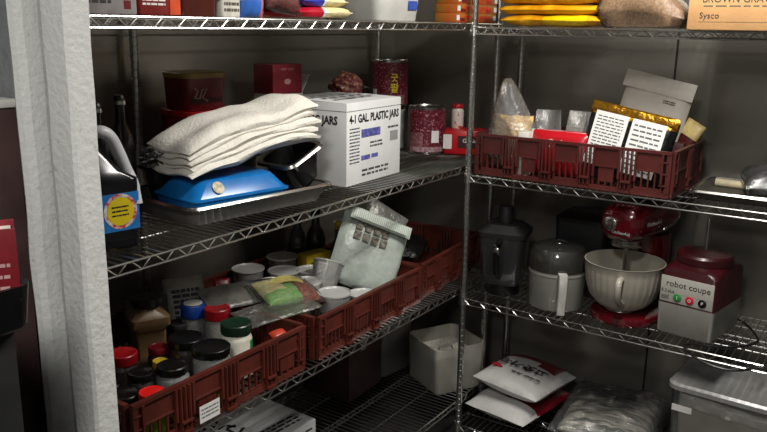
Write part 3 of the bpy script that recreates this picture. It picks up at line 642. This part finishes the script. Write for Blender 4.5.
text('BROWN GRAVY MIX', .03, ink, gb, (-.145, -.1506, .092), sx=.95, align='LEFT'); obj('printed_rows', lines(MB(), -.14, .06, .068, .076, -.1501, 1, 12, .5, 9), mat('brown ink', '50483c', .6), gb)
text('Sysco', .026, ink, gb, (-.15, -.1506, .043), align='LEFT'); obj('rule', MB().box(-.15, .05, -.1505, -.1501, .024, .0255), mat('brown ink', '50483c', .6), gb)

# ------------------------------------------------------------------ right middle shelf
CF = Rm+.0072
nb = thing('noodle_bag', 'clear bag of pale dry noodles standing in the maroon crate', 'bag', (-1.285, 2.84, CF), 4)
def nbf(p): k = (p.y+.16)/.32; return Vector((p.x*(1-1.25*max(0, k-.35))-.06*max(0, k-.4), p.z, p.y+.180))
obj('film', MB().pouch(.225, .345, .12, 2.6, 24, 28, .012, 13, 5, fn=nbf), film('noodle film', 'd8d8da', .16, .14, 1., 40, .05), nb)
obj('noodles', MB().pouch(.165, .19, .095, 2.2, 24, 24, .014, 45, 6, fn=lambda p: Vector((p.x-.01, p.z, p.y+.118))), mat('pale noodles', 'd6b478', .6, 0, .2, 60, .8, 80), nb)
for i, (lab, x, y, rz, w, h) in enumerate((('large glossy red packet with white script in the maroon crate', -1.075, 2.79, -3, .235, .165), ('plain red packet behind the glossy red one', -1.09, 2.87, 3, .22, .15))):
    q = thing('red_packet', lab, 'packet', (x, y, CF), rz)
    obj('body', MB().pouch(w, h, .055, 4, 22, 16, .003, 14, 70+i, zone=lambda u, v, t: 1 if v > .95 or (u < -.9) else 0, fn=lambda p: Vector((p.x, p.z, p.y+.092))), [mat('glossy red pack', 'b01420', .3, 0, .1, 14), white], q)
    if i == 0: text('Cola', .045, mat('pale script', 'd8b8b8', .5), q, (0, -.0335, .13)); 
bx('white_carton_end', white, (w_ := thing('small_white_box', 'small white box wedged between noodle bag and red packet', 'box', (-1.205, 2.775, CF), 2)), -.02, .02, -.03, .03, 0, .163, .002)
for i, (lab, x, y, rx, sh) in enumerate((('clear wrapper standing just right of the noodle bag', -1.17, 2.93, 82, 'b0b0ae'), ('clear wrapper with pale edge behind the red packets', -1.06, 2.955, 80, 'c6c4be'), ('crinkled clear wrapper beside the gold coffee bag', -.985, 2.92, 84, 'b8b6b0'))):
    packet('clear_wrapper', lab, 'wrapper', (x, y, CF+.118), .12, .235, .02, film('wrapper film %d' % i, sh, .35, .15, .9, 35), -6+9*i, rx, 5*(i-1), 80+i, .008, fn=lambda p, i=i: Vector((p.x*(1-1.2*max(0, p.y)), p.y, p.z+(9-7*i)*p.x*p.x*(1 if i != 1 else 2)-.5*max(0, p.y)**2)))
cb = thing('coffee_bag', 'black and gold coffee bag with two printed paper labels', 'bag', (-.83, 2.795, CF+.150), 0); cb.rotation_euler = (radians(80), radians(9), radians(-2))
obj('body', MB().pouch(.315, .222, .07, 3.5, 26, 22, .004, 13, 90, zone=lambda u, v, t: 1 if v > .7 else 0), [mat('black bag film', '101012', .25, 0, .2, 16, .3), gold], cb)
obj('gold_fold', MB().pouch(.312, .035, .02, 4, 26, 6, .004, 20, 91, fn=lambda p: p+Vector((0, .106, .016))), gold, cb, label='folded gold top strip')
for i, x in enumerate((-.066, .068)):
    q = bx('paper_label', paper, cb, x-.06, x+.06, -.098, .092, .0385, .0395, label=('left paper label with dense print', 'right paper label with sparse print')[i])
    r = obj('printed_rows', lines(MB(), x-.05, x+.048, -.09, .08, 0, 15-5*i, 17+i, .34, 9 if i == 0 else 4), mat('label ink', '5a5a60', .7), q); r.rotation_euler = (radians(-90), 0, 0); r.location = (0, 0, .0398)
wp = thing('white_pouch', 'tall plain white pouch with small stamp behind the coffee bag', 'pouch', (-.815, 2.985, CF+.2), 0); wp.rotation_euler = (radians(83), radians(11), radians(-3))
obj('body', MB().pouch(.25, .345, .03, 5, 20, 24, .003, 8, 95), mat('matte white pouch', 'b3aea4', .5, 0, .04), wp)
obj('top_flap', MB().pouch(.262, .062, .006, 6, 20, 6, .001, 8, 96, fn=lambda p: p+Vector((-.002, .150, .016-.03*(p.y)))), mat('matte white flap', 'c2bdb3', .5, 0, .04), wp, label='folded white top flap')
b = lines(MB(), .03, .075, .09, .105, 0, 2, 8, .6, 5); o = obj('stamp', b, mat('grey stamp', '4c4a46', .6), wp); o.rotation_euler = (radians(-90), 0, 0); o.location = (0, 0, .0185)
packet('snack_pouch', 'small yellow and red packet at the right end of maroon crate', 'pouch', (-.672, 2.985, CF+.165), .075, .13, .03, [mat('maroon packet', '4a1416', .35, 0, .2), mat('pale yellow packet', 'c4b070', .4, 0, .15)], -12, 78, 25, 99, .004, lambda u, v, t: 1 if v > .1 else 0)
tag(obj('brown_carton', MB().box(-.775, -.668, 2.93, 3.06, CF, CF+.15, .003), mat('maroon carton', '3a1613', .6)), 'dark maroon carton standing under the yellow and red packet', 'box')
# baking tray and what lies on it
bt2 = pan('baking_tray', 'aluminium baking tray on the right end of the back shelf', (-.375, 2.915, Rm), 0, .46, .33, .03, mat('dull aluminium', '55524c', .6, .5, .12, 8), silver)
ro = MB(); ro.x = rot(0, 90, -4); ro.lathe([(.010, -.07), (.0145, -.069), (.0145, .069), (.010, .07)], 18); o = obj('paper_roll', ro, mat('cream paper roll', 'cdc0a0', .6)); tag(o, 'short cream paper roll at the back of the baking tray', 'roll'); o.location = (-.495, 3.02, Rm+.0178)
pb = thing('wrapped_pack', 'black pack in crinkled clear wrap on the baking tray', 'pack', (-.315, 2.90, Rm+.062), 14)
obj('body', MB().pouch(.255, .255, .10, 4, 24, 24, .008, 18, 7), mat('black pack', '111112', .3, 0, .2), pb); obj('film', MB().pouch(.28, .28, .106, 4, 30, 30, .008, 18, 7), clearf, pb)

# ------------------------------------------------------------------ right lower shelf
bl = thing('blender_jar', 'tall black blender jar with lid standing beside chrome post', 'blender', (-1.305, 2.85, Rl), 12)
obj('jar_body', MB().loft([(.045, .072, .072, .03), (.06, .078, .078, .03), (.24, .094, .094, .03), (.243, .094, .094, .03), (.243, .090, .090, .03), (.07, .074, .074, .03)]), darkclear, bl)
obj('base_collar', MB().lathe([(.07, 0), (.072, .004), (.066, .044)], 28), black, bl)
obj('lid', MB().loft([(.2435, .097, .097, .03), (.262, .098, .098, .03), (.285, .07, .07, .03), (.29, .066, .066, .03)]), blackm, bl)
obj('lid_plug', MB().lathe([(.03, .2905), (.03, .352), (.026, .358)], 20), blackm, bl)
obj('handle', MB().tube([(.0, -.09, .23), (0, -.125, .225), (0, -.135, .19), (0, -.125, .11), (0, -.083, .085)], .012, 10), black, bl)
obj('badge', MB().blob(.012, .004, .012, (0, -.136, .205)), silver, bl, label='small round silver badge')
pm_ = thing('processor_bowl', 'grey translucent food processor bowl with dark domed lid', 'food processor bowl', (-1.068, 2.835, Rl), 8)
pr = .110
obj('bowl_body', MB().lathe([(pr*.94, 0), (pr*.96, .004), (pr, .15), (pr*.97, .15), (pr*.9, .008)], 40), film('smoky bowl', '85847c', .85, .25), pm_)
obj('dome_lid', MB().lathe([(pr*1.03, .1505), (pr*1.03, .185), (pr*1.0, .212), (pr*.88, .235), (pr*.6, .247), (pr*.3, .25), (pr*.28, .246), (pr*.05, .246)], 40), film('smoked lid', '25241f', .85, .12), pm_)
obj('lid_button', MB().blob(.02, .02, .006, (0, 0, .248)), silver, pm_)
obj('rim_band', MB().lathe([(pr*1.015, .136), (pr*1.015, .15)], 40, c0=False, c1=False), greyc, pm_)
hd = MB(); hd.x = rot(0, 0, 22)
hd.loft([(.0, .015, .012, .006, .0, -.128), (.12, .016, .012, .006, 0, -.142), (.145, .016, .014, .006, 0, -.138), (.158, .016, .03, .006, 0, -.118)])
hd.x = rot(0, 0, 22); hd.box(-.014, .014, -.13, -.095, .004, .02, .003)
obj('handle', hd, mat('handle plastic', 'b4b2ac', .4), pm_, label='white upright handle')
dk = thing('dark_bin', 'black plastic bin in the shadow behind processor bowl', 'bin', (-1.04, 3.06, Rl), 0)
obj('body', MB().loft([(0, .095, .085, .02), (.30, .105, .095, .025), (.30, .10, .09, .02), (.01, .09, .08, .02)]), blackm, dk); obj('lid', MB().loft([(.3005, .108, .098, .03), (.315, .108, .098, .03), (.335, .08, .07, .03)]), black, dk)

# stand mixer, front of the head toward the room
mx = thing('stand_mixer', 'dark red stand mixer with ribbed white bowl', 'mixer', (-.80, 2.86, Rl), -14)
cr = mat('candy red enamel', '520913', .2, 0, .06, 10, coat=.5)
obj('base', MB().loft([(0, .118, .15, .11, 0, .02), (.01, .122, .155, .115, 0, .02), (.028, .118, .15, .11, 0, .02), (.038, .10, .13, .09, 0, .02)]), cr, mx)
obj('column', MB().loft([(.036, .06, .05, .04, 0, .17), (.15, .048, .045, .035, 0, .175), (.27, .052, .06, .035, 0, .165), (.30, .05, .058, .035, 0, .16)]), cr, mx)
hm = MB(); hm.x = rot(90, 0, 0, (0, 0, .375))
hm.loft([(-.27, .02, .025, .02), (-.26, .05, .05, .045), (-.2, .072, .064, .06), (-.08, .08, .072, .062), (.05, .078, .07, .058), (.10, .072, .063, .052), (.118, .055, .045, .04), (.12, .03, .025, .02)], 6)
obj('head', hm, cr, mx)
bd = MB(); bd.lathe([(.056, .285), (.058, .288), (.058, .31), (.052, .315)], 30); o = obj('planetary_hub', bd, silver, mx); o.location = (0, -.035, 0)
obj('attachment_shaft', MB().lathe([(.009, .16), (.009, .285)], 12), silver, mx).location = (0, -.035, 0)
h_ = MB(); h_.x = rot(90, 0, 0, (0, -.1205, .375)); h_.lathe([(.026, 0), (.026, .006), (.022, .009), (.006, .009), (.005, .0105)], 28); obj('front_hub_cap', h_, silver, mx, label='round silver cap on the head front').location = (-.02, .0, 0)
text('KitchenAid', .022, mat('silver print', 'b8b8b8', .4), mx, (.0835, -.0, .375), rz=90)
text('KitchenAid', .016, mat('silver print', 'b8b8b8', .4), mx, (.022, -.1215, .347), rz=0)
ob_ = MB(); n = 96; L = []
for r, z in ((.052, .042), (.062, .046), (.09, .062), (.118, .095), (.133, .14), (.139, .19), (.142, .222), (.145, .226), (.141, .226), (.134, .19), (.128, .14), (.112, .098), (.08, .066), (.04, .056)):
    k = .0022 if .09 < r and z < .2 and len(L) < 7 else 0
    L.append([((r+k*(1 if i % 3 == 0 else 0)-k*(1 if i % 3 == 1 else 0))*cos(2*pi*i/n), (r+k*(1 if i % 3 == 0 else 0)-k*(1 if i % 3 == 1 else 0))*sin(2*pi*i/n)-.035, z) for i in range(n)])
ob_.rings(L); bw = obj('bowl', ob_, mat('ribbed ceramic', 'a09a8e', .35, 0, .03), mx, 60, label='ribbed off-white ceramic bowl')
obj('bowl_handle', MB().tube(spl([(.062, -.155, .19), (.072, -.185, .192), (.077, -.198, .172), (.073, -.190, .13), (.062, -.15, .10), (.058, -.135, .095)], 5), .0115, 12), mat('ribbed ceramic', 'a09a8e'), bw)
obj('bowl_foot', MB().lathe([(.055, .0385), (.058, .040), (.054, .047)], 28, (0, -.035, 0)), silver, mx)
obj('lock_knob', MB().blob(.008, .01, .008, (.086, .07, .345)), silver, mx)

# food processor base
fp = thing('food_processor', 'grey and dark red food processor base with control label', 'food processor', (-.548, 2.90, Rl), -9)
obj('motor_base', MB().loft([(0, .093, .13, .012), (.004, .096, .133, .012), (.112, .100, .137, .012)]), mat('grey machine plastic', '86847e', .4, 0, .04), fp)
rh = MB(); rh.loft([(.1125, .100, .137, .012), (.118, .098, .134, .012), (.225, .097, .130, .014), (.24, .094, .125, .04), (.25, .09, .10, .07)]); obj('housing', rh, mat('dark red housing', '360a10', .35, 0, .08, 10, coat=.1), fp)
obj('bowl_seat', MB().lathe([(.094, .2505), (.096, .253), (.096, .276), (.088, .284), (.05, .287), (.02, .292)], 36), mat('dark red housing', '4a0a14'), fp)
obj('drive_shaft', MB().lathe([(.006, .2925), (.0055, .40), (.004, .404)], 12), mat('shaft steel', '8a8a88', .3, .9), fp)
pn = obj('control_panel', MB().box(-.093, .093, -.1375, -.1345, .118, .212, .001), mat('panel grey', 'a6a39b', .4, 0, .03), fp, label='light grey control label')
pn.rotation_euler = (0, 0, 0)
text('robot coupe', .031, ink, pn, (.004, -.138, .186), sx=1); text('R 2 plus', .016, ink, pn, (-.066, -.138, .158), sx=.9)
obj('printed_rows', lines(MB(), -.088, -.06, .126, .142, -.1375, 3, 4, .5), ink, pn); obj('rule', MB().box(-.093, .093, -.1378, -.1375, .1515, .153), greyc, pn)
for m_, x, ch in ((green, -.03, 'I'), (mat('stop red', 'b5182c', .4), .014, 'O'), (black, .058, 'P')):
    q = MB(); q.x = rot(90, 0, 0, (x, -.1376, .139)); q.lathe([(.0145, 0), (.0145, .003), (.012, .0045)], 24); k = obj('button', q, m_, pn); text(ch, .016, paper, k, (x, -.1425, .139))
# mains cord over the shelf front
cd = MB(); P = [(-.445, 3.02, Rl+.02), (-.415, 3.03, Rl+.008), (-.37, 2.96, Rl+.006), (-.34, 2.86, Rl+.0055), (-.40, 2.76, Rl+.0055), (-.50, 2.715, Rl+.0055), (-.54, 2.69, Rl+.006), (-.53, 2.665, Rl+.002), (-.50, 2.66, Rl-.02), (-.44, 2.66, Rl-.036), (-.37, 2.66, Rl-.034), (-.30, 2.662, Rl-.006), (-.26, 2.68, Rl+.007), (-.2, 2.72, Rl+.006)]
cd.tube(spl(P), .0042, 8); tag(obj('power_cord', cd, black), 'black power cord looping over the front of the lower back shelf', 'cord')

# ------------------------------------------------------------------ bottom shelves
wb = carton('white_carton', 'white carton with printed edge at the bottom left', 'box', (-1.79, 1.86, Lb), 86, .36, .3, .15, cw)
o = MB(); o.x = rot(-90, 0, 0, (0, 0, .1502)); lines(o, -.02, .15, -.12, -.06, 0, 3, 41, .5, 6); obj('top_print', o, ink, wb); obj('side_print', lines(MB(), -.02, .16, .02, .13, -.1502, 6, 43, .4), ink, wb)
bk = MB()
rnd = random.Random(3)
for i in range(16): a = rnd.uniform(-.15, -.03); c = rnd.uniform(-.02, .11); bk.x = rot(0, 0, rnd.uniform(0, 180), (a, c, .1503)); bk.box(-.018, .018, -.006, .006, 0, .0004)
obj('leaf_shapes', bk, ink, wb, label='scattered dark leaf shapes on top')  # scattered dark shapes laid on the carton top
mb_ = carton('brown_carton', 'maroon brown carton standing upright on the bottom left shelf', 'box', (-1.90, 2.555, Lb), 92, .25, .24, .36, mat('maroon cardboard', '38201c', .65, 0, .1, 20), .003)
bx('paper_label', mat('dim paper', '8a8a86', .7), mb_, -.04, .0, -.1206, -.1201, .2, .3)
gbn = thing('grey_bin', 'plain grey plastic bin behind the maroon carton', 'bin', (-1.905, 2.82, Lb), 82); obj('body', MB().loft([(0, .10, .12, .03), (.01, .105, .125, .03), (.36, .12, .135, .04), (.36, .115, .13, .04), (.015, .095, .115, .03)]), mat('grey bin plastic', '66645f', .45, 0, .05), gbn)
obj('rim', MB().loft([(.352, .121, .136, .04), (.35, .128, .143, .045), (.365, .128, .143, .045), (.365, .115, .13, .04)], c0=False, c1=False), mat('grey bin plastic', '66645f'), gbn)
tb = thing('ingredient_bin', 'translucent white bin half full of flour behind the post', 'bin', (-1.563, 2.858, Lb), 62)
obj('body', MB().loft([(0, .112, .116, .02), (.008, .117, .12, .022), (.205, .126, .128, .028), (.205, .122, .124, .028), (.012, .112, .115, .02)]), film('cloudy bin', 'bdb9ae', .55, .35), tb)
obj('flour', MB().loft([(.014, .107, .11, .02), (.145, .116, .119, .02), (.165, .06, .07, .02)]), spice('off white flour', 'c6c1b4'), tb)
obj('scoop_handle', MB().tube([(-.05, -.02, .148), (-.06, -.04, .185), (-.02, -.07, .20), (.01, -.06, .15)], .005, 8), mat('scoop grey', '8c8a84', .4), tb)

# rice flour / pepper bags on the right
bagw = mat('white bag film', 'c4c3c0', .4, 0, .05, 12, .4, 25); bagr = mat('deep red bag film', '6a0f1c', .3, 0, .2, 12, .5, 25)
def bagfn(p): return Vector((p.x, p.y, p.z))
lo_ = thing('pepper_bag', 'lower white and red bag lying under the lettered bag', 'bag', (-1.235, 2.94, Rb+.053), -9)
obj('body', MB().pouch(.29, .40, .085, 2.6, 26, 26, .008, 10, 101, zone=lambda u, v, t: 0 if (v < -.45 or (u < -.1 and v < -.2)) else 1), [bagw, bagr], lo_)
up_ = thing('pepper_bag', 'upper white bag with black and red Korean lettering', 'bag', (-1.225, 2.955, Rb+.152), -4); up_.rotation_euler = (radians(-3), radians(4), radians(-6))
obj('body', MB().pouch(.30, .36, .10, 2.6, 26, 26, .006, 9, 111, zone=lambda u, v, t: 1 if (v > .35 and u < .75) or (u > .2 and v > .15 and u < .8) else 0), [bagw, bagr], up_)
text('고춧가루', .066, ink, up_, (0, -.03, .0595), rx=2, rz=180, sx=.95, bold=.0012); text('한국산 고추', .028, ink, up_, (.05, -.095, .0525), rx=12, rz=180, bold=.0006)
q = MB(); q.tube([(-.115, -.09, .044), (-.098, -.083, .0465), (-.08, -.086, .0475), (-.065, -.093, .0475)], [.003, .010, .008, .002], 8); obj('pepper_print', q, mat('pepper red', '9c1620', .5), up_, label='red pepper picture')
# clear bag of dried noodles
cn = thing('noodle_bag', 'big crinkled clear bag of dark dried noodles on the bottom shelf', 'bag', (-.84, 2.955, Rb+.084), 6)
obj('noodles', MB().pouch(.34, .42, .13, 2.8, 30, 30, .010, 28, 121), mat('dark dried noodles', 'b0aea0', .6, 0, 0, 12, .8, 70, col2='55554e', stretch=(1, 7, 1)), cn)
obj('film', MB().pouch(.40, .47, .145, 2.8, 46, 46, .014, 22, 122), film('crinkled film', 'd6d6d8', .06, .09, 1., 45, .12), cn)
# ingredient tub with lid
it = thing('ingredient_tub', 'clear tub of beige flour with cloudy lid at bottom right', 'tub', (-.385, 2.93, Rb), -3)
obj('body', MB().loft([(0, .185, .135, .04), (.006, .19, .14, .04), (.345, .205, .15, .045), (.345, .201, .146, .045), (.01, .184, .134, .04)]), cleart, it)
obj('flour', MB().loft([(.012, .18, .13, .036), (.272, .195, .141, .04), (.285, .19, .12, .04), (.29, .1, .07, .04)]), mat('beige flour', 'a89a88', .8, 0, .12, 10), it)
obj('flour_bag', MB().pouch(.34, .05, .03, 3, 26, 8, .008, 20, 6, fn=lambda p: Vector((p.x, p.z-.128, .295+p.y-.05*p.x))), film('crumpled liner', 'cfc9be', .8, .3, .6), it, label='crumpled clear liner above the flour')
obj('lid', MB().loft([(.3455, .208, .153, .048), (.346, .216, .161, .05), (.362, .216, .161, .05), (.370, .207, .152, .05), (.366, .196, .142, .045), (.366, .05, .05, .04)]), film('cloudy tub lid', '9a9a98', .85, .3), it)
bx('tape', paper, it, -.19, -.12, -.1493, -.1478, .262, .286)

# ------------------------------------------------------------------ things left of the white post
cab = thing('dark_cabinet', 'tall dark brown cabinet with white top edge left of post', 'cabinet', (-1.49, .73, 0), 0)
obj('carcass', MB().box(-.15, .15, -.09, .09, 0, 1.545, .004), mat('dark brown cabinet', '4a3836', .45, 0, .25, 6), cab)
obj('top_edge', MB().box(-.153, .153, -.093, .093, 1.5455, 1.56, .002), white, cab, label='white top edge')
obj('door', MB().box(-.14, .14, -.096, -.0905, .03, 1.52, .002), mat('dim reddish door', '4a3030', .3, 0, .3, 5), cab)
obj('handle', MB().tube([(.11, -.097, 1.30), (.11, -.115, 1.31), (.11, -.115, 1.39), (.11, -.097, 1.40)], .005, 8), silver, cab)
cart = thing('black_cart', 'black utility cart with raised lip beside the white post', 'cart', (-1.212, .46, .055), 0)
obj('tray', MB().loft([(1.225, .225, .135, .03), (1.23, .23, .14, .03), (1.29, .235, .145, .03), (1.29, .228, .138, .03), (1.27, .225, .135, .03), (1.268, .1, .1, .03)]), black, cart)
for sx in (-1, 1):
    for sy in (-1, 1): obj('leg', MB().box(sx*.19-.02, sx*.19+.02, sy*.10-.02, sy*.10+.02, .0, 1.225, .004), blackm, cart)
bx('side_panel', blackm, cart, -.17, .17, -.09, .09, .2, 1.222)
for sx in (-1, 1):
    for sy in (-1, 1):
        w = MB(); w.x = rot(90, 0, 0, (sx*.19, sy*.10, -.0345)); w.lathe([(.012, -.012), (.02, -.011), (.02, .011), (.012, .012)], 18); obj('caster', w, darkgrey, cart)
bk_ = thing('red_binder', 'dark red book with white pages standing on the black cart', 'book', (-1.06, .50, 1.3245), 60)
bx('cover', mat('red book cover', '74141e', .5), bk_, -.11, .11, -.03, -.026, 0, .102, .001); bx('cover', mat('red book cover', '74141e'), bk_, -.11, .11, .026, .03, 0, .102, .001); bx('spine', mat('red book cover', '74141e'), bk_, -.114, -.1105, -.03, .03, 0, .102, .001)
bx('pages', mat('page block', 'c4b8b0', .8), bk_, -.108, .105, -.0255, .0255, .003, .094); obj('printed_rows', lines(MB(), .06, .10, .012, .06, -.0301, 3, 5, .3), mat('pale pink ink', 'b08a88', .6), bk_)

# ------------------------------------------------------------------ light
def area(name, loc, tgt, size, power, col=(1, .96, .9)):
    l = bpy.data.lights.new(name, 'AREA'); l.shape = 'RECTANGLE'; l.size = size[0]; l.size_y = size[1]; l.energy = power; l.color = col
    o = bpy.data.objects.new(name, l); COL.objects.link(o); o.location = loc; o.rotation_euler = (Vector(tgt)-Vector(loc)).to_track_quat('-Z', 'Y').to_euler(); return o
area('ceiling_light', (-.55, 2.05, 2.36), (-.55, 2.05, 0), (.16, .8), 38)
area('room_light', (-.25, -.2, 2.5), (-.4, .1, 0), (.35, .35), 34, (1, .98, .95))
w = bpy.data.worlds.new('world'); S.world = w; w.use_nodes = True; w.node_tree.nodes['Background'].inputs[0].default_value = (.8, .85, .9, 1); w.node_tree.nodes['Background'].inputs[1].default_value = .06
S.view_settings.view_transform = 'Standard'; S.view_settings.look = 'None'; S.view_settings.exposure = 0; S.view_settings.gamma = 1
